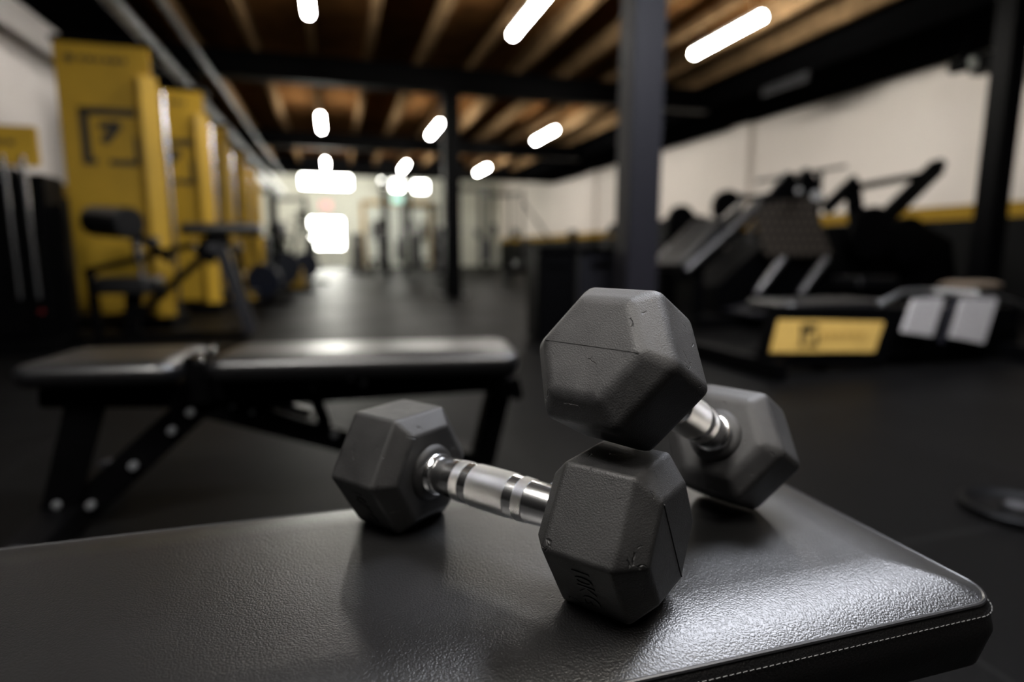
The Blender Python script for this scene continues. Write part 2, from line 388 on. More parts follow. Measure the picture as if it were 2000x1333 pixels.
# ------------------------------------------------------------------ lamps
def lamp(loc, lab, top=3.22):
    x, y, z = loc
    t = thing('tube_lamp', lab, 'ceiling lamp', loc, group='tube lamps hanging in rows under the joists')
    MB().box((x, y, z+.045), (.075, 1.2, .035), bev=.006).build('housing', WHITE, t)
    m = MB(); m.tube((x, y-.6, z), (x, y+.6, z), .042, seg=20); m.build('diffuser', TUBE, t)
    for s in (-.45, .45): MB().tube((x, y+s, z+.06), (x, y+s, top), .003, seg=6).build('suspension_wire', STEEL, t)
    return t
RN = {-.155: 'left', 1.95: 'middle', 4.2: 'right'}
l0 = lamp((-.155, 6.02, 3.0), 'glowing white tube lamp of the left row, nearest in view')
l1 = lamp((-.155, 24.2, 3.25), 'added glowing tube lamp in line with the left row, farthest, by the end windows', 4.1)  # added to brighten the end wall
for X in (-.155, 1.95, 4.2):
    for Y, w_ in ((6.02, 'nearest in view'), (11.95, 'second in view'), (17.4, 'third in view')):
        if X == -.155 and Y == 6.02: continue
        dup(l0, (X, Y, 3.0), f'glowing white tube lamp of the {RN[X]} row, {w_}')
    if X == 1.95: dup(l1, (X, 24.2, 3.25), f'glowing white tube lamp of the {RN[X]} row, farthest, by the end windows')  # middle-row copy, likewise added for light on the end wall
t = thing('added_panel_lamp', 'added out-of-view neutral white panel lamp hanging above and to the left of the near bench', 'ceiling lamp', (-1.0, .2, 3.05))  # added key light for the dumbbells, outside the view
MB().box((-1.0, .2, 3.08), (.9, .9, .05)).build('housing', WHITE, t)
MB().box((-1.0, .2, 3.045), (.8, .8, .02)).build('diffuser', KEYP, t)
for s_ in (-1, 1): MB().tube((-1.0+s_*.35, .2, 3.1), (-1.0+s_*.35, .2, 3.46), .004, seg=6).build('suspension_wire', STEEL, t)
dup(l0, (1.15, -.45, 3.0), 'added out-of-view tube lamp over the floor on the near side of the bench')  # extra tube added to light the lower dumbbell's chamfer
dup(l0, (.75, -.60, 3.0), 'added out-of-view tube lamp on the near side of the bench, closer to the dumbbells')  # second added tube, strengthens the same highlight
t = thing('added_panel_lamp', 'added out-of-view cool white panel lamp hanging above and to the right of the near bench', 'ceiling lamp', (2.1, 1.55, 3.05))  # added to make the sheen along the bench edge
MB().box((2.1, 1.55, 3.08), (2.3, .66, .05)).build('housing', WHITE, t)
MB().box((2.1, 1.55, 3.045), (2.2, .56, .02)).build('diffuser', PANEL, t)
for s_ in (-1, 1): MB().tube((2.1+s_, 1.55, 3.1), (2.1+s_, 1.55, 3.46), .004, seg=6).build('suspension_wire', STEEL, t)

# ------------------------------------------------------------------ windows, door, signs on the end wall
def window(n, x0, x1, z0, z1, bars=0):
    f = MB(); y = YF-.02
    for (a, b, c, d) in ((x0-.05, x1+.05, z1, z1+.05), (x0-.05, x1+.05, z0-.05, z0), (x0-.05, x0, z0, z1), (x1, x1+.05, z0, z1)):
        f.box(((a+b)/2, y, (c+d)/2), (b-a, .08, d-c))
    for k in range(bars): f.box((x0+(x1-x0)*(k+1)/(bars+1), y, (z0+z1)/2), (.04, .06, z1-z0))
    o = struct(f.build(f'window_{n}', GREY))
    MB().box(((x0+x1)/2, y+.01, (z0+z1)/2), (x1-x0, .02, z1-z0), bev=0).build('window_pane', PANE, o)
window(1, -1.22, .72, 3.26, 3.80, 1); window(2, -.95, .33, .80, 2.0, 1)
window(3, 1.95, 2.12, 3.3, 3.68); window(4, 2.42, 2.95, 3.24, 3.64); window(5, 3.36, 3.92, 3.20, 3.62)
x0, x1, zt = 1.12, 4.15, 2.78
d = MB()
for (a, b, c, e) in ((x0, x1, zt-.16, zt), (x0, x0+.16, 0, zt), (x1-.16, x1, 0, zt)): d.box(((a+b)/2, YF-.03, (c+e)/2), (b-a, .1, e-c))
do = struct(d.build('door_1', PLATEY))
for a, b in ((x0+.2, x0+1.0), (x0+1.05, x0+1.95), (x0+2.0, x1-.2)):
    lf = MB().box(((a+b)/2, YF-.02, 1.27), (b-a, .04, 2.5)).build('door_leaf', CLEAR, do)
    MB().tube((b-.1, YF-.1, .9), (b-.1, YF-.1, 1.5), .02).build('handle', STEEL, lf)
t = thing('wall_sign', 'red square sign on the end wall above the bright window', 'sign', (-.3, YF-.05, 2.55))
MB().box((-.3, YF-.03, 2.55), (.46, .03, .32)).build('sign_board', RED, t)
MB().box((-.36, YF-.05, 2.55), (.10, .01, .20)).build('pictogram', WHITE, t)
t = thing('exit_sign', 'pale green lit exit sign above the yellow door frame', 'sign', (2.62, YF-.08, 2.7))
MB().box((2.62, YF-.12, 2.86), (.5, .06, .34)).build('housing', GREY, t)
MB().box((2.62, YF-.155, 2.86), (.46, .01, .30)).build('lit_panel', GREEN, t)

# ------------------------------------------------------------------ pipes and ducts along the left
def duct(X, Z, r, y0, y1, lab, step=1.2, top=3.3):
    t = thing('ventilation_duct', lab, 'duct', (X, y0, Z))
    MB().tube((X, y0, Z), (X, y1, Z), r, seg=28).build('pipe', ZINC, t)
    y = y0+.4
    n = 0
    while y < y1 and n < 30:
        MB().tube((X, y-.03, Z), (X, y+.03, Z), r*1.12, seg=28).build('joint_ring', ZINC, t); y += step; n += 1
    MB().tube((X, y0+.2, Z+r), (X, y0+.2, top), .006, seg=6).build('hanger', STEEL, t)
    return t
duct(-1.745, 2.80, .07, 1.0, 24, 'galvanised pipe running down the left side above the yellow towers')
duct(-1.95, 2.62, .12, 10.5, 24, 'thicker galvanised duct hanging beyond the second yellow tower', 2.0, 3.45)
duct(-1.38, 2.85, .03, 4, 19, 'thin dark conduit beside the galvanised pipe under the joists', 1.6)

# ------------------------------------------------------------------ the near bench
BX0, BX1, BY0, BY1, BT = -.80, .432, .268, .545, .45
bench = thing('flat_bench', 'black leatherette flat bench in the foreground carrying the dumbbells', 'bench', ((BX0+BX1)/2, (BY0+BY1)/2, 0))
bc = Vector(((BX0+BX1)/2, (BY0+BY1)/2, BT))
CR = .011
pm = MB(); pm.pad(Matrix.Translation(bc), BX1-BX0, BY1-BY0, .062, r=.026, crown=CR, seg=10, roll=.062)
pad = pm.build('seat_pad', LEATHER, bench, wn=False)
for p in pad.data.polygons: p.use_smooth = True
def round_rect(lx, ly, r, n=10):
    out = []
    for q, (sx, sy) in enumerate(((1, 1), (-1, 1), (-1, -1), (1, -1))):
        for k in range(n+1):
            a = math.pi/2*(q+k/n); out.append(Vector((sx*(lx/2-r)+r*math.cos(a), sy*(ly/2-r)+r*math.sin(a), 0)))
    return out
ol = [bc+v+Vector((0, 0, -CR-.0002)) for v in round_rect(BX1-BX0-.001, BY1-BY0-.001, .026)]
MB().path(ol+[ol[0]], .0016, 8).build('piping', PIPE, pad)
st = MB()
ol = [bc+v+Vector((0, 0, -CR-.0062)) for v in round_rect(BX1-BX0+.0075, BY1-BY0+.0075, .029, 24)]
ol.append(ol[0])
acc = 0; pit = .0046
for a, b in zip(ol, ol[1:]):
    l = (b-a).length
    if l < 1e-6: continue
    dr = (b-a)/l; s0 = pit-acc
    while s0 < l:
        p0 = a+dr*s0; st.tube(p0-dr*.0016, p0+dr*.0013+Vector((0, 0, .0003)), .00034, seg=5); s0 += pit
    acc = l-(s0-pit)
o = st.build('stitching', THREAD, pad); o['kind'] = 'stuff'
cxb = (BX0+BX1)/2; cyb = (BY0+BY1)/2
MB().box((cxb, cyb, .378), (BX1-BX0-.06, BY1-BY0-.06, .018)).build('backing_board', BLACK, bench)
MB().bar((BX0+.1, cyb, .34), (BX1-.1, cyb, .34), .06, .05).build('frame_rail', BLACK, bench)
for X in (BX0+.14, BX1-.14):
    MB().bar((X, cyb, .335), (X, cyb, .03), .06, .06, side=(1, 0, 0)).build('leg', BLACK, bench)
    MB().box((X, cyb, .03), (.06, .40, .05)).build('foot', BLACK, bench)

# ------------------------------------------------------------------ dumbbells
R = .055
XI, XPI, XPO, XO = 1.162*R, 1.403*R, 2.248*R, 2.526*R
RI, RO = .724*R, .688*R
def head_mesh(side, bev):
    m = MB(); t = bmesh.new()
    rings = []
    for x, r in ((XI-.0035, .021), (XI, .0235), (XI+.0005, RI), (XPI, R), (XPO, R), (XO, RO)):
        if r < .03: rings.append((x, r, True))
        else: rings.append((x, r, False))
    vs = []
    for x, r, small in rings:
        vs.append([t.verts.new((side*x, r*math.cos(math.radians(60*k)), r*math.sin(math.radians(60*k)))) for k in range(6)])
    hexes = vs[2:]
    for v in vs[0]+vs[1]: t.verts.remove(v)
    for A, B in zip(hexes, hexes[1:]):
        for k in range(6): t.faces.new((A[k], A[(k+1) % 6], B[(k+1) % 6], B[k]))
    t.faces.new(hexes[0]); t.faces.new(hexes[-1])
    bmesh.ops.recalc_face_normals(t, faces=t.faces)
    bmesh.ops.bevel(t, geom=t.edges[:], offset=bev, segments=4, profile=.6, affect='EDGES', clamp_overlap=True)
    me = bpy.data.meshes.new('tmp'); t.to_mesh(me); t.free(); m.bm.from_mesh(me)
    # moulded boss round the handle
    m.lathe([(side*(XI+.004), .024), (side*(XI-.001), .0225), (side*(XI-.004), .0185), (side*(XI-.0042), .012)], seg=40)
    return m
def dumbbell(name, lab, loc, rot, bev, text_side, rub):
    t = thing(name, lab, 'dumbbell', loc, rot, 'rubber hexagonal dumbbells')
    for s in (1, -1):
        h = head_mesh(s, bev).build('head', rub, t, wn=True, world=False)
        # moulding seam across the end face
        MB().bar((s*(XO+.0001), RO*.48, -RO*.83), (s*(XO+.0001), -RO*.48, RO*.83), .0011, .0007, bev=.0002, side=(0, .87, .5)).build('mould_seam', rub, h, world=False)
    prof = []
    def rad(x):
        u = abs(x)/(R*1.0); return .0164-.0019*min(u, 1)**2
    n = 48
    xs = [R*(-1.0+2.0*i/n) for i in range(n+1)]
    hb = MB().lathe([(x, rad(x)) for x in xs]).build('handle', CHROME, t, world=False)
    for a, b in ((-.61, -.46), (-.31, .31), (.46, .61)):
        k = 12
        MB().lathe([(R*a, rad(R*a)-.0003)]+[(R*(a+(b-a)*i/k), rad(R*(a+(b-a)*i/k))+.00025) for i in range(k+1)]+[(R*b, rad(R*b)-.0003)]).build('knurled_grip', KNURL, hb, world=False)
    for s in (1, -1):
        MB().lathe([(s*R*.985, .0120), (s*R*.985, .0150), (s*R*1.00, .0163), (s*R*1.03, .0168), (s*R*1.055, .0155), (s*R*1.07, .0150), (s*R*1.085, .0158), (s*R*1.11, .0160), (s*R*1.14, .0150), (s*R*1.16, .0120)]).build('collar', CHROME, t, world=False)
    # raised weight marking on one facet of each head
    for s in (1, -1):
        cu = bpy.data.curves.new('weight_marking', 'FONT'); cu.body = '10KG'; cu.size = .017; cu.extrude = .0005
        cu.align_x = 'CENTER'; cu.align_y = 'CENTER'
        to = bpy.data.objects.new('tmpt', cu); COL.objects.link(to); dg = bpy.context.evaluated_depsgraph_get()
        me = bpy.data.meshes.new_from_object(to.evaluated_get(dg)); bpy.data.objects.remove(to)
        me.materials.clear(); me.materials.append(rub)
        o = bpy.data.objects.new('weight_marking', me); COL.objects.link(o); o.parent = t
        # facet between corners 3 and 4 (normal at 210 deg)
        a = math.radians(text_side); nrm = Vector((0, math.cos(a), math.sin(a)))
        up = Vector((1, 0, 0)); rt = up.cross(nrm)
        M = Matrix((rt, up, nrm)).transposed().to_4x4(); M.translation = nrm*(R*math.cos(math.radians(30))+.0001)+Vector((s*(XPI+XPO)/2, 0, 0))
        o.matrix_local = M
        o.parent = [c for c in t.children if c.name.startswith('head')][0 if s == 1 else 1]
        o.matrix_local = M
    return t
DY = -YAW
def rotp(x, y): c, s = math.cos(DY), math.sin(DY); return (c*x-s*y, s*x+c*y)
p1 = rotp(-.23308*R, 7.77337*R); p2 = rotp(2.43887*R, 8.23556*R)
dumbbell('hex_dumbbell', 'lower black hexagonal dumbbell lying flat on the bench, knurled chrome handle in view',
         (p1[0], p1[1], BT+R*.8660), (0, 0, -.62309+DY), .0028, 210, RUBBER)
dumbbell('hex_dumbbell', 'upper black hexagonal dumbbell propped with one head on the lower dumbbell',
         (p2[0], p2[1], BT+1.83792*R+.0004), (1.0472, -.50046, -2.35748+DY), .0052, 30, RUBBER_LIGHT)

# ================================================================== the adjustable bench behind
def build_adjustable_bench():
    a8 = math.radians(-8); u = Vector((math.cos(a8), math.sin(a8), 0)); v = Vector((-math.sin(a8), math.cos(a8), 0))
    O = Vector((-.73, 1.585, .42))
    t = thing('adjustable_bench', 'black adjustable bench with gapped seat and back pads standing behind the dumbbells', 'bench', (-.13, 1.68, 0))
    rz = Matrix.Rotation(a8, 4, 'Z')
    MB().pad(Matrix.Translation(O+u*.175+v*.15) @ rz, .35, .30, .055, r=.05, crown=.012, roll=.05).build('seat_pad', SHINY, t)
    MB().pad(Matrix.Translation(O+u*.80+v*.15+Vector((0, 0, .004))) @ rz, .76, .28, .06, r=.04, crown=.012, roll=.05).build('back_pad', SHINY, t)
    Y = 1.66
    def P(x, y, dy=0): return at(x, y, Y+dy)
    # rails under the pads
    MB().bar(P(85, 768), P(395, 770), .06, .06).build('seat_rail', BLACK, t)
    MB().bar(P(395, 764), P(1000, 730), .07, .085).build('back_rail', BLACK, t)
    MB().box(P(393, 745)+Vector((0, 0, .01)), (.06, .10, .12)).build('hinge_bracket', BLACK, t)
    for px, py in ((386, 706), (411, 686)):
        p = P(px, py, -.13); MB().tube(p, p+Vector((0, .02, 0)), .009, bev=.002).build('hinge_pin', CHROME, t)
    # front leg, wide plates
    fl = MB(); b0 = P(135, 985)
    for dy in (-.045, .045):
        fl.plate([P(128, 775, dy), P(212, 775, dy), P(150, 1008, dy), P(75, 1008, dy)], .008)
    fl.build('front_leg', BLACK, t)
    # rising ladder arm with bolts
    ar = MB(); ar.bar(P(170, 985), P(405, 772), .07, .075)
    arm = ar.build('support_arm', BLACK, t)
    for px, py in ((372, 805), (336, 841), (261, 910), (178, 987), (113, 985)):
        p = P(px, py, -.04); MB().tube(p+Vector((0, -.012, 0)), p+Vector((0, .01, 0)), .0105, seg=6, bev=.002).build('bolt', BOLT, arm)
    # long lower spine to the rear leg
    sp = MB(); sp.bar(P(395, 785), P(690, 862), .07, .06).bar(P(690, 862), P(945, 905), .06, .06)
    spine = sp.build('lower_spine', BLACK, t)
    for px, py in ((493, 804), (653, 848), (455, 793)):
        p = P(px, py, -.035); MB().tube(p+Vector((0, -.012, 0)), p+Vector((0, .01, 0)), .010 if px > 600 else .007, seg=6, bev=.002).build('bolt', BOLT, spine)
    MB().bar(P(505, 780, .04), P(606, 809, .04), .02, .03).build('adjustment_ladder', STEEL, t)
    MB().bar(P(612, 765), P(640, 840), .04, .03).build('strut', BLACK, t)
    for px, py in ((660, 733), (685, 738), (710, 748)):
        p = P(px, py, -.035); MB().tube(p+Vector((0, -.01, 0)), p, .008, seg=12).build('pin', BOLT, t)
    p = P(611, 757, -.05); MB().tube(p, p+Vector((0, .05, 0)), .012, seg=16).build('knob', GREY, t)
    rl = MB(); rl.bar(P(980, 735), P(940, 905), .06, .065)
    e = P(940, 905); rl.bar(e, Vector((e.x-.03, e.y, .045)), .06, .065)
    rl.build('rear_leg', BLACK, t)
    MB().bar(P(1000, 738, -.1), P(1010, 778, -.1), .04, .03).build('handle', BLACK, t)
    MB().box((e.x-.03, e.y, .025), (.07, .46, .05)).build('rear_foot', BLACK, t)
    MB().box((b0.x, b0.y, .03), (.09, .50, .06)).build('front_foot', BLACK, t)
    for k in (-1, 1): MB().tube((b0.x, b0.y+k*.26, .035), (b0.x, b0.y+k*.285, .035), .035, seg=24).build('transport_wheel', GREY, t)
build_adjustable_bench()

# ================================================================== yellow selector towers
LOGOINK = mat('dark_print', (.02, .015, .008), .5)
def logo(x0, z0, s, y, parent, name='printed_emblem'):
    """open square bracket with a slanting bar and a small inner mark; s = side, y = plane"""
    m = MB()
    def r(a, b, c, d): m.box((x0+(a+c)/2*s, y, z0+(b+d)/2*s), (abs(c-a)*s, .006, abs(d-b)*s), bev=0)
    r(0, .10, .15, 1); r(0, .86, .93, 1); r(.84, 0, 1, .52); r(0, 0, .22, .12); r(.42, 0, 1, .1); r(.84, .87, 1, .93)
    m.plate([(x0+.28*s, y, z0+.42*s), (x0+.42*s, y, z0+.36*s), (x0+.66*s, y, z0+.66*s), (x0+.62*s, y, z0+.78*s), (x0+.30*s, y, z0+.74*s), (x0+.28*s, y, z0+.62*s), (x0+.44*s, y, z0+.62*s)], .003, bev=0)
    return m.build(name, LOGOINK, parent, smooth=False)
def tower(loc, lab):
    X, Y, Z = loc; t = thing('weight_stack_tower', lab, 'weight machine', loc, group='yellow weight stack towers along the left wall')
    W = .70; xl = X-W/2
    sh = MB().box((X, Y, 1.25), (W, .03, 2.25), bev=.01).build('front_shroud', YELLOW, t)
    logo(xl+.14, 1.40, .47, Y-.018, sh)
    m = MB()
    for i, wd in enumerate((.03, .05, .03, .04, .05, .03)): m.box((xl+.20+i*.062, Y-.017, 2.25), (wd, .004, .035), bev=0)
    m.tube((xl+.115, Y-.019, 2.25), (xl+.115, Y-.015, 2.25), .032, seg=24)
    m.build('header_print', LOGOINK, sh, smooth=False)
    MB().box((X+W/2-.045, Y-.02, 1.10), (.15, .15, 2.06), rot=(0, 0, .55), bev=.012).build('corner_shroud', YELLOW, t)
    MB().box((X-.02, Y+.20, 1.22), (W-.1, .36, 2.38), bev=.01).build('weight_stack_housing', BLACK, t)
    for dx in (-.12, .12): MB().tube((X+W/2-.0, Y+.2+dx, .1), (X+W/2-.0, Y+.2+dx, 2.1), .018).build('guide_rod', CHROME, t)
    MB().box((X, Y+.12, .05), (W+.12, .7, .1), bev=.01).build('base_frame', BLACK, t)
    MB().box((X, Y+.15, 2.40), (W+.04, .34, .05), bev=.01).build('top_cap', BLACK, t)
    return t
T0 = tower((-1.80, 6.02, 0), 'tallest yellow tower with a dark square emblem, nearest along the left wall')
for X, Y, lab in ((-1.66, 7.45, 'second yellow tower, half hidden behind the nearest one'), (-1.74, 9.4, 'third yellow tower down the left side, seen past the black pad'), (-1.80, 11.6, 'fourth yellow tower down the left side'), (-1.86, 13.8, 'farthest yellow tower of the left row')):
    dup(T0, (X, Y, 0), lab)

# leftmost machine: black stack, chrome rods, yellow header
t = thing('cable_station', 'black cable station at the left edge with chrome rods and a yellow header board', 'weight machine', (-2.15, 5.0, 0))
p, q = at(-40, 240, 4.9), at(73, 266, 4.9)
hb = MB().box(((p.x+q.x)/2, 4.9, 1.37), (abs(q.x-p.x), .04, .26), bev=.01).build('header_board', YELLOW, t)
m = MB()
for i in range(4): m.box((q.x-.33+i*.06, 4.877, 1.39), (.04, .004, .03), bev=0)
m.build('header_print', LOGOINK, hb)
MB().box((-2.22, 5.12, .60), (.62, .32, 1.20), bev=.01).build('weight_stack', BLACK, t)
MB().box((-2.30, 4.95, .66), (.50, .12, 1.14), bev=.01).build('front_cover', BLACK, t)
for px in (8, 46): a = at(px, 330, 4.85); MB().tube((a.x, 4.85, .35), (a.x, 4.85, 1.30), .017).build('guide_rod', CHROME, t)
MB().box((-2.2, 4.95, .04), (.75, .75, .08)).build('base_frame', BLACK, t)
MB().bar((-1.88, 5.05, .08), (-1.88, 5.05, 1.0), .06, .08).build('upright', BLACK, t)
a = at(75, 610, 4.75); MB().box((a.x, 4.80, a.z), (.03, .02, .03)).build('selector_pin', mat('red_plastic', (.08, .004, .004), .4), t)

# leg curl machine in front of the towers
def leg_machine():
    Y = 5.15
    def P(x, y, d=0): return at(x, y, Y+d)
    a = P(255, 655); t = thing('leg_curl_machine', 'black leg machine with fat roller pad and low seat before the nearest yellow tower', 'weight machine', (a.x, Y, 0))
    m = MB(); p = P(185, 432, .12); q = P(255, 436, -.18); m.tube(p, q, .115, seg=28, bev=.03); m.build('roller_pad', SHINY, t)
    p = P(262, 455); m = MB(); m.tube(P(262, 455), P(272, 510), .03).build('chrome_post', CHROME, t)
    MB().tube(P(272, 500), P(280, 550), .02).build('seat_stem', CHROME, t)
    MB().tube(P(262, 448, -.03), P(262, 448, .03), .04, seg=20).build('pivot_disc', STEEL, t)
    c = P(252, 552); MB().pad(Matrix.Translation(c+Vector((0, 0, .05))), .42, .34, .13, r=.08, crown=.02, roll=.06).build('seat', SHINY, t)
    MB().bar(P(165, 532), P(380, 478), .05, .05).build('upper_arm', BLACK, t)
    MB().bar(P(272, 460), P(335, 510), .05, .06).build('elbow_bracket', BLACK, t)
    MB().bar(P(260, 625), P(400, 500), .06, .055).build('diagonal_beam', BLACK, t)
    b = P(258, 650); MB().bar(P(262, 572), (b.x, Y, .05), .07, .10).build('front_post', BLACK, t)
    MB().box((b.x+.08, Y, .03), (.72, .12, .06)).build('base_rail', BLACK, t)
    MB().box((b.x-.22, Y, .03), (.08, .6, .06)).build('foot', BLACK, t)
    MB().bar((b.x-.22, Y, .05), P(175, 530), .05, .06).build('rear_post', BLACK, t)
    # the beam and arm end on the tall front pad's post
    c = P(437, 462)
    m = MB(); m.pad(Matrix.Translation(c+Vector((0, 0, .10))) @ Matrix.Rotation(.06, 4, 'Y') @ Matrix.Rotation(math.radians(-4), 4, 'Y'), .56, .30, .085, r=.06, crown=.015, roll=.05).build('thigh_pad', SHINY, t)
    MB().bar(c+Vector((0, 0, .03)), P(395, 505), .07, .16).build('pad_bracket', BLACK, t)
    e = atz(492, 652, .03)
    MB().bar(P(425, 470), (e.x, e.y, .04), .07, .09).build('front_leg', DARK, t)
    MB().bar((e.x-.02, e.y, .03), (b.x+.3, Y, .03), .06, .05).build('floor_rail', BLACK, t)
    for px, py in ((412, 483), (300, 470)): p = P(px, py, -.05); MB().tube(p, p+Vector((0, .05, 0)), .03, seg=20).build('pivot_disc', GREY, t)
leg_machine()

# exercise bikes / navy machines farther on the left
def bike(x, y, Y, lab, mt, s=1.0, rz=0.0):
    g = atz(x, y, 0); k = Y/g.y; X = g.x*k
    t = thing('exercise_bike', lab, 'exercise bike', (X, Y, 0), (0, 0, rz))
    def b(a, c, w=.06, h=.06): return MB().bar(tuple(q*s for q in a), tuple(q*s for q in c), w, h)
    b((-.55, 0, .04), (.55, 0, .04)).build('base_rail', BLACK, t, world=False)
    for e in (-.5, .5): MB().bar((e*s, -.25*s, .03), (e*s, .25*s, .03), .06, .05, side=(1, 0, 0)).build('foot', BLACK, t, world=False)
    b((-.15, 0, .05), (-.28, 0, .85)).build('seat_post', BLACK, t, world=False)
    MB().pad(Matrix.Translation((-.3*s, 0, .95*s)), .28*s, .20*s, .09, r=.07, crown=.02).build('saddle', SHINY, t, world=False)
    b((.20, 0, .05), (.42, 0, 1.05)).build('handlebar_post', BLACK, t, world=False)
    MB().path([(.35*s, -.22*s, 1.15*s), (.5*s, -.2*s, 1.05*s), (.42*s, 0, 1.03*s), (.5*s, .2*s, 1.05*s), (.35*s, .22*s, 1.15*s)], .018).build('handlebar', BLACK, t, world=False)
    MB().tube((.15*s, -.05, .38*s), (.15*s, .05, .38*s), .27*s, seg=32, bev=.012).build('flywheel_guard', mt, t, world=False)
    MB().box((.47*s, 0, 1.2*s), (.05, .22, .16), rot=(0, -.4, 0)).build('console', GREY, t, world=False)
    for e in (-1, 1): MB().box((.02, e*.14*s, (.32+.1*e)*s), (.1, .09, .03)).build('pedal', STEEL, t, world=False)
    return t
bike(535, 575, 10.4, 'dark navy exercise bike just past the yellow towers', BLUE, 1.05, .3)
bike(500, 600, 8.2, 'black exercise bike with a yellow base beside the second yellow tower', BLUE, .8, -.2)
bike(585, 545, 13.0, 'small far exercise bike left of the bright window', BLUE, 1.0, .4)
for i, (x, y, Y, lab) in enumerate(((470, 590, 8.6, 'yellow floor cover plate of the machine beside the second tower'), (578, 545, 11.4, 'small yellow wedge block by the far bikes'))):
    g = at(x, y, Y); o = MB()
    o.plate([(g.x-.16, Y, 0), (g.x+.16, Y, 0), (g.x+.10, Y, .36), (g.x-.02, Y, .42)], .25); tag(o.build('wedge_block', YELLOW), lab, 'block')

# ================================================================== racks at the far end
def rack(X, Y, wd, dp, h, lab, plates=((.5, 1), (.9, 1), (1.3, 0))):
    t = thing('power_rack', lab, 'power rack', (X, Y, 0))
    for i in (-1, 1):
        for j in (-1, 1): MB().box((X+i*wd/2, Y+j*dp/2, h/2), (.08, .08, h)).build('upright', BLACK, t)
        MB().box((X+i*wd/2, Y, h-.05), (.06, dp, .08)).build('side_rail', BLACK, t)
        MB().box((X+i*wd/2, Y, .04), (.07, dp, .07)).build('floor_rail', BLACK, t)
    MB().tube((X-wd/2, Y-dp/2, h-.08), (X+wd/2, Y-dp/2, h-.08), .02).build('pull_up_bar', BLACK, t)
    MB().box((X, Y+dp/2, h-.05), (wd, .06, .08)).build('top_beam', BLACK, t)
    for z, side in plates:
        for i in (-1, 1):
            MB().tube((X+i*(wd/2+.05), Y+dp/2*(-1 if side else 1), z), (X+i*(wd/2+.22), Y+dp/2*(-1 if side else 1), z), .20 if z < 1 else .15, seg=28, bev=.008).build('hung_plate', GREY, t)
    return t
def barbell(X, Y, Z, L, lab, r=.21):
    t = thing('barbell', lab, 'barbell', (X, Y, Z))
    MB().tube((X-L/2, Y, Z), (X+L/2, Y, Z), .015).build('bar', STEEL, t)
    for i in (-1, 1):
        for k in range(2): MB().tube((X+i*(L/2-.12-.06*k), Y, Z), (X+i*(L/2-.17-.06*k), Y, Z), r, seg=32, bev=.008).build('weight_plate', GREY if k else BLACK, t)
    return t
rack(1.48, 15.2, .56, 1.1, 2.42, 'slim black rack standing before the yellow door frame')
barbell(1.48, 14.58, 1.15, 1.5, 'loaded barbell on the slim rack before the yellow door')
rack(-1.35, 20.2, 1.0, 1.2, 2.35, 'black rack at the far left beside the bright window')
rack(-1.95, 17.0, .9, 1.2, 2.3, 'black rack at the far left before the last tower')
rack(4.3, 20.0, 1.2, 1.3, 2.8, 'tall black rack right of the slim column at the far end', ((.5, 0), (.9, 0)))
rack(5.6, 20.4, 1.1, 1.3, 2.7, 'tall black rack against the right wall at the far end')
rack(2.9, 21.6, 1.1, 1.2, 2.3, 'black rack far back behind the slim column', ((.5, 0), (.9, 0)))
barbell(2.9, 20.93, 1.2, 1.7, 'loaded barbell on the rack far back behind the slim column')
barbell(4.3, 19.27, 1.35, 1.8, 'loaded barbell on the tall rack right of the slim column')
def bench_small(X, Y, lab):
    t = thing('weight_bench', lab, 'bench', (X, Y, 0))
    MB().pad(Matrix.Translation((X, Y, .46)), .30, 1.1, .07, r=.05).build('pad', SHINY, t)
    for s in (-.4, .4): MB().box((X, Y+s, .20), (.06, .06, .39)).build('leg', BLACK, t)
    MB().box((X, Y, .03), (.06, 1.0, .05)).build('base', BLACK, t)
bench_small(1.0, 17.5, 'low black bench far back left of the slim rack')
bench_small(2.35, 17.2, 'low black bench far back right of the slim rack')
def plate_tree(X, Y, lab):
    t = thing('plate_tree', lab, 'plate stand', (X, Y, 0))
    MB().box((X, Y, .6), (.07, .07, 1.2)).build('post', BLACK, t); MB().box((X, Y, .03), (.5, .5, .06)).build('base', BLACK, t)
    for z in (.35, .7, 1.05):
        for i in (-1, 1): MB().tube((X+i*.05, Y, z), (X+i*.2, Y, z), .19-.04*(z > 1), seg=28, bev=.01).build('weight_plate', GREY, t)
plate_tree(.65, 19.0, 'plate stand far back by the left of the yellow door')
plate_tree(2.35, 13.4, 'black plate stand just left of the slim column')

# ================================================================== bins behind the stacked dumbbells
def bin_(x0, x1, ytop, Y, dp, lab, mt):
    a, b = at(x0, ytop, Y), at(x1, ytop, Y); W = b.x-a.x; X = (a.x+b.x)/2; h = a.z
    t = thing('waste_bin', lab, 'bin', (X, Y+dp/2, 0))
    MB().box((X, Y+dp/2, h/2-.02), (W, dp, h-.04), bev=.02).build('body', mt, t)
    MB().box((X, Y+dp/2, h-.02), (W+.02, dp+.02, .05), bev=.015).build('lid', BLACK, t)
    MB().box((X, Y-.012, h-.12), (W*.5, .02, .05), bev=.004).build('flap_handle', BLACK, t)
bin_(1052, 1128, 482, 4.2, .30, 'black waste bin left of the thick square column', BLACK)
bin_(1134, 1212, 486, 4.25, .32, 'dark grey waste bin between the black bin and the thick column', DARK)

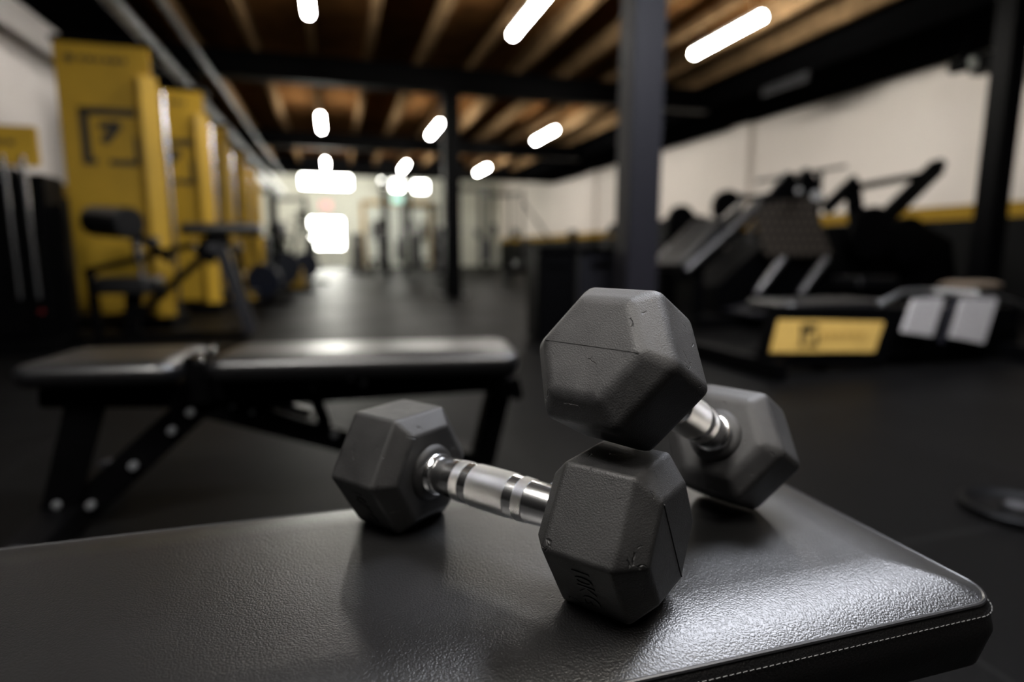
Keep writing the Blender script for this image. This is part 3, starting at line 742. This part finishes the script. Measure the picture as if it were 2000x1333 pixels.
# ================================================================== cardio row along the right wall, far
def treadmill(X, Y, lab, rz=0):
    t = thing('treadmill', lab, 'treadmill', (X, Y, 0), (0, 0, rz))
    MB().box((0, 0, .16), (1.9, .82, .14), rot=(0, -.03, 0), bev=.02).build('deck', BLACK, t, world=False)
    for j in (-1, 1):
        MB().bar((.75, j*.40, .1), (.95, j*.40, 1.15), .06, .10).build('upright', GREY, t, world=False)
        MB().bar((.9, j*.38, .98), (.35, j*.38, .92), .04, .04).build('handrail', BLACK, t, world=False)
        MB().box((-.9, j*.3, .055), (.10, .08, .11)).build('foot', BLACK, t, world=False)
    MB().box((.98, 0, 1.22), (.08, .75, .30), rot=(0, .4, 0), bev=.02).build('console', BLACK, t, world=False)
for i, Y in enumerate((8.2, 10.6, 12.3, 14.0)):
    treadmill(5.95+.01*i, Y, ('black treadmill facing the right wall, nearest behind the thick column', 'second black treadmill along the right wall', 'third black treadmill along the right wall', 'farthest black treadmill along the right wall')[i], .15)
t = thing('rowing_machine', 'black rowing machine with a long slanting pole right of the slim column', 'rowing machine', (3.95, 11.0, 0))
MB().bar((3.05, 11, .30), (4.85, 11, .40), .08, .08).build('rail', BLACK, t)
MB().tube((4.65, 10.9, .55), (4.65, 11.1, .55), .28, seg=32, bev=.02).build('fan_housing', GREY, t)
MB().pad(Matrix.Translation((3.45, 11, .46)), .30, .28, .07, r=.08).build('seat', SHINY, t)
for X in (3.15, 4.75): MB().bar((X, 11, .3), (X, 11, .02), .4, .06).build('leg', BLACK, t)
MB().bar(at(1015, 385, 11.0), at(1075, 470, 11.0), .03, .03).build('pole', BLACK, t)
MB().bar(at(1120, 490, 11.0), at(1118, 450, 11.0), .05, .16).build('monitor_arm', BLACK, t)

# ================================================================== leg press and its neighbours, right side
def disc(m, p, r, th, ax=(0, 1, 0)):
    p = Vector(p); a = Vector(ax)*th/2; m.tube(p-a, p+a, r, seg=36, bev=.012); return m
def leg_press():
    Y = 4.6
    def P(x, y, d=0): return at(x, y, Y+d)
    a = P(1560, 600); t = thing('leg_press', 'big black leg press with a perforated side plate and chrome rails on the right', 'weight machine', (a.x, 4.95, 0))
    MB().plate([P(1466, 398), P(1586, 386), P(1628, 500), P(1497, 502)], .02).build('perforated_plate', PERF, t)
    MB().tube(P(1340, 528), P(1482, 398), .03).build('guide_rail', DULL, t)
    MB().tube(P(1478, 572), P(1530, 505), .035).build('guide_rail', DULL, t)
    MB().tube(P(1562, 574), P(1615, 505), .035).build('guide_rail', DULL, t)
    fr = MB()
    fr.bar(P(1325, 545, .06), P(1500, 385, .06), .08, .10).bar(P(1500, 385, .06), P(1600, 378, .06), .08, .08)
    fr.build('slanted_frame', BLACK, t)
    MB().bar(P(1470, 590, .1), P(1560, 470, .1), .09, .10).build('lower_slide', BLACK, t)
    MB().bar(P(1545, 590, .1), P(1610, 500, .1), .09, .10).build('lower_slide', BLACK, t)
    p0, p1 = P(1330, 560, .3), P(1560, 600, .3)
    MB().plate([P(1400, 560, .15), P(1500, 470, .15), P(1600, 470, .15), P(1618, 520, .15), P(1625, 640, .15), P(1400, 648, .15)], .5).build('carriage_body', BLACK, t)
    MB().box(((p0.x+p1.x)/2, 4.95, .05), (abs(p1.x-p0.x)+.2, .9, .08)).build('base_frame', BLACK, t)
    MB().pad(Matrix.Translation(P(1340, 470, .25)) @ Matrix.Rotation(-.75, 4, 'Y'), .60, .5, .09, r=.05).build('back_pad', SHINY, t)
    MB().bar(P(1350, 480, .3), (P(1350, 480, .3).x, 4.9, .05), .3, .10).build('seat_support', BLACK, t)
    h = MB(); disc(h, P(1560, 378, .12), .15, .06); h.build('weight_plate', BLACK, t)
    MB().tube(P(1560, 372, -.3), P(1560, 372, .7), .025).build('plate_horn', STEEL, t)
    MB().plate([P(1498, 394), P(1530, 346), P(1545, 333), P(1558, 350), P(1568, 394)], .07, bev=.01).build('shoulder_pad', BLACK, t)
    MB().plate([P(1556, 394, .02), P(1566, 342, .02), P(1580, 326, .02), P(1594, 345, .02), P(1614, 394, .02)], .07, bev=.01).build('shoulder_pad', BLACK, t)
    MB().tube(P(1594, 382, -.06), P(1594, 382, -.02), .045, seg=24).build('pivot_disc', STEEL, t)
    MB().box(at(1490, 604, 4.45)+Vector((0, 0, .02)), (.5, .5, .03), rot=(0, -.2, 0)).build('foot_plate', DARK, t)
    MB().bar(at(1490, 604, 4.45), (at(1490, 604, 4.45).x+.1, 4.7, .06), .08, .08).build('foot_plate_arm', BLACK, t)
leg_press()
t = thing('bar_stand', 'thin grey bar standing level above the leg press against the white wall', 'bar', (4.2, 5.3, 0))
a, b = at(1478, 354, 5.6), at(1652, 325, 5.6)
MB().tube(a, b, .02).build('bar', DULL, t)
for q in (.3, .7):
    c = a.lerp(b, q); MB().bar(c, (c.x, c.y, .02), .05, .05).build('support_post', BLACK, t)
MB().box(((a.x+b.x)/2, 5.6, .02), (1.0, .28, .04)).build('base', BLACK, t)

def lever_machine():
    Y = 4.9
    def P(x, y, d=0): return at(x, y, Y+d)
    t = thing('lever_press_machine', 'black lever machine whose long beam rises to the right against the white wall', 'weight machine', (P(1750, 600).x, 5.2, 0))
    MB().bar(P(1715, 440), P(1832, 325), .09, .16).build('main_lever', BLACK, t)
    MB().bar(P(1640, 372), P(1812, 340), .06, .07).build('upper_link', BLACK, t)
    MB().bar(P(1612, 410), P(1672, 352), .07, .12).build('front_link', BLACK, t)
    MB().bar(P(1665, 360), P(1676, 470), .07, .15).build('upright', BLACK, t)
    MB().bar(P(1690, 415), P(1760, 408), .05, .05).build('handle_bar', BLACK, t)
    for x, y, r in ((1700, 455, .26), (1770, 470, .24)):
        h = MB(); disc(h, P(x, y, -.12), r, .10); h.build('weight_plate', BLACK, t)
    MB().plate([P(1640, 440, .1), P(1780, 425, .1), P(1860, 470, .1), P(1880, 640, .1), P(1660, 640, .1)], .3).build('body_frame', BLACK, t)
    MB().pad(Matrix.Translation(P(1690, 540, -.1)), .5, .35, .10, r=.05).build('seat', SHINY, t)
    MB().bar(P(1690, 555, -.1), (P(1690, 555, -.1).x, Y-.1, .03), .08, .1).build('seat_post', BLACK, t)
    MB().box((P(1750, 600).x+.05, 5.05, .04), (1.2, .5, .07)).build('base_frame', BLACK, t)
    MB().tube(P(1835, 322, -.05), P(1835, 322, .15), .06, seg=20).build('end_stop', BLACK, t)
lever_machine()
def hack_machine():
    Y = 6.3
    def P(x, y, d=0): return at(x, y, Y+d)
    t = thing('hack_squat_machine', 'black sled machine between the thick column and the leg press', 'weight machine', (P(1380, 560).x, Y+.3, 0))
    MB().plate([P(1305, 440), P(1345, 412), P(1372, 425), P(1400, 430), P(1420, 470), P(1300, 480)], .35).build('upper_body', BLACK, t)
    MB().bar(P(1395, 440), P(1450, 385), .09, .12).build('slanted_frame', BLACK, t)
    MB().bar(P(1440, 388), P(1500, 385), .07, .06).build('top_link', BLACK, t)
    MB().tube(P(1450, 395, -.1), P(1410, 430, -.1), .035).build('guide_rail', DULL, t)
    MB().pad(Matrix.Translation(P(1330, 470, -.1)) @ Matrix.Rotation(-.35, 4, 'Y'), .62, .45, .10, r=.06).build('back_pad', BLACK, t)
    for x, y, r in ((1420, 405, .2), (1390, 520, .24), (1330, 430, .17)):
        h = MB(); disc(h, P(x, y, -.08), r, .08); h.build('weight_plate', BLACK, t)
    MB().plate([P(1290, 500), P(1460, 480), P(1460, 600), P(1290, 600)], .5).build('lower_body', BLACK, t)
    MB().box((P(1380, 600).x, Y+.3, .04), (1.3, .9, .07)).build('base_frame', BLACK, t)
    for x in (1315, 1440): a = P(x, 590, .1); MB().bar(a, (a.x, a.y, .05), .08, .08).build('leg', BLACK, t)
hack_machine()
# ------------------------------------------------------------------ low machine with the yellow sign, right foreground
def sign_machine():
    Y = 2.62
    def P(x, y, d=0): return at(x, y, Y+d)
    a = P(1615, 700); t = thing('glute_drive_machine', 'low black machine with a yellow sign board and curved grey handle, right foreground', 'weight machine', (a.x+.5, Y+.3, 0))
    MB().plate([P(1490, 712), P(1515, 598), P(1752, 602), P(1738, 700), P(1720, 712)], .07, bev=.006).build('side_cover', BLACK, t)
    sg = MB().plate([P(1506, 689, -.012), P(1522, 625, -.012), P(1728, 629, -.012), P(1708, 688, -.012)], .012, bev=.001).build('sign_board', PLATEY, t)
    p0 = P(1562, 676, -.016); logo(p0.x, p0.z, .115, p0.y, sg)
    m = MB(); x = 1602
    for i, wd in enumerate((12, 9, 12, 8, 12, 10)):
        q0, q1 = P(x, 655, -.015), P(x+wd, 655, -.015)
        m.box(((q0.x+q1.x)/2, q0.y, q0.z), (q1.x-q0.x, .003, .028), bev=0); x += wd+5
    m.build('sign_print', mat('faded_print', (.36, .22, .05), .5), sg)
    xs = (P(1492, 712).x, P(1990, 700).x)
    MB().box(((xs[0]+xs[1])/2+.05, Y+.35, .045), (xs[1]-xs[0]+.1, .08, .09)).build('base_rail', BLACK, t)
    MB().box((P(1492, 712).x+.03, Y+.3, .05), (.08, .8, .1)).build('front_foot', BLACK, t)
    MB().box((P(1990, 700).x, Y+.3, .05), (.08, .9, .1)).build('rear_foot', BLACK, t)
    MB().plate([P(1752, 602, .1), P(1990, 600, .1), P(1990, 690, .1), P(1740, 700, .1)], .3).build('main_body', BLACK, t)
    MB().plate([P(1786, 585, -.02), P(1846, 582, -.02), P(1822, 658, -.02), P(1763, 650, -.02)], .02).build('foot_plate', ALU, t)
    MB().plate([P(1882, 583, -.02), P(1950, 585, -.02), P(1922, 672, -.02), P(1856, 660, -.02)], .02).build('foot_plate', ALU, t)
    MB().bar(P(1866, 580, -.02), P(1838, 670, -.02), .03, .03).build('centre_strut', DARK, t)
    MB().path([P(1715, 596, 0), P(1735, 585, 0), P(1765, 570, 0), P(1800, 568, 0), P(1900, 574, 0), P(1950, 580, 0), P(1985, 592, 0), P(2030, 612, 0)], .014).build('handle_bar', STEEL, t)
    MB().tube(P(1822, 570, -.0), P(1905, 575, 0), .021, seg=20).build('handle_grip', KNURL, t)
    MB().pad(Matrix.Translation(P(1600, 585, .25)), .75, .36, .07, r=.05).build('pad', SHINY, t)
    MB().bar(P(1600, 598, .25), (P(1600, 598, .25).x, Y+.25, .03), .1, .1).build('pad_post', BLACK, t)
sign_machine()
a = at(1895, 556, 3.35)
m = MB(); m.pad(Matrix.Translation(a+Vector((0, 0, .03))), .42, .25, .05, r=.08, crown=.03, roll=.1)
tw = thing('step_platform', 'pale beige topped step seen behind the curved grey handle', 'step', (a.x, a.y, 0))
m.build('top', mat('beige_top', (.16, .12, .085), .6), tw)
MB().box((a.x, a.y, a.z/2-.012), (.34, .2, a.z-.03)).build('pedestal', BLACK, tw)

# small items
g = atz(1985, 1003, 0)
tw = thing('weight_plate', 'black weight plate lying on the floor at the right edge beyond the bench', 'weight plate', (g.x, g.y, 0))
m = MB(); m.lathe([(.0, .05), (.0, .12), (.004, .125), (.02, .125), (.024, .118), (.02, .10), (.014, .09), (.014, .05), (.022, .042), (.022, .02)], Matrix.Translation((g.x, g.y, 0)) @ Matrix.Rotation(-math.pi/2, 4, 'Y')); m.build('disc', BLACK, tw)
MB().tube((g.x, g.y, .0), (g.x, g.y, .024), .026, seg=24).build('hub_ring', GREY, tw)
a = at(1880, 128, 5.0); sx = a.x
tw = thing('spotlight', 'small grey spotlight bracket fixed below the right soffit near the edge post', 'spotlight', (sx, 5.0, a.z))
MB().tube((sx-.0, 4.9, a.z), (sx-.0, 5.12, a.z), .075, r2=.06, seg=24, bev=.006).build('lamp_head', BLACK, tw)
MB().tube((sx, 4.885, a.z), (sx, 4.90, a.z), .055, seg=24).build('lens', CLEAR, tw)
MB().bar((sx, 5.05, a.z), (sx+.15, 5.05, 2.95), .03, .03).build('bracket', BLACK, tw)
MB().box((sx+.36, 5.05, a.z+.06), (.16, .18, .2)).build('driver_box', BLACK, tw)
MB().bar((sx, 5.05, a.z+.10), (sx+.36, 5.05, a.z+.10), .03, .03).build('cross_arm', BLACK, tw)

a = atx(1490, 178, 5.84); b = atx(1580, 150, 5.84)
tw = thing('air_grille', 'dull grey air grille on the side of the right soffit above the leg press', 'air vent', (5.84, (a.y+b.y)/2, a.z))
MB().box((5.835, (a.y+b.y)/2, (a.z+b.z)/2), (.03, abs(a.y-b.y), .12)).build('frame', GREY, tw)
m = MB()
for k in range(5): m.box((5.82, (a.y+b.y)/2, (a.z+b.z)/2-.044+.022*k), (.012, abs(a.y-b.y)-.04, .008), bev=0)
m.build('louvre', ZINC, tw)
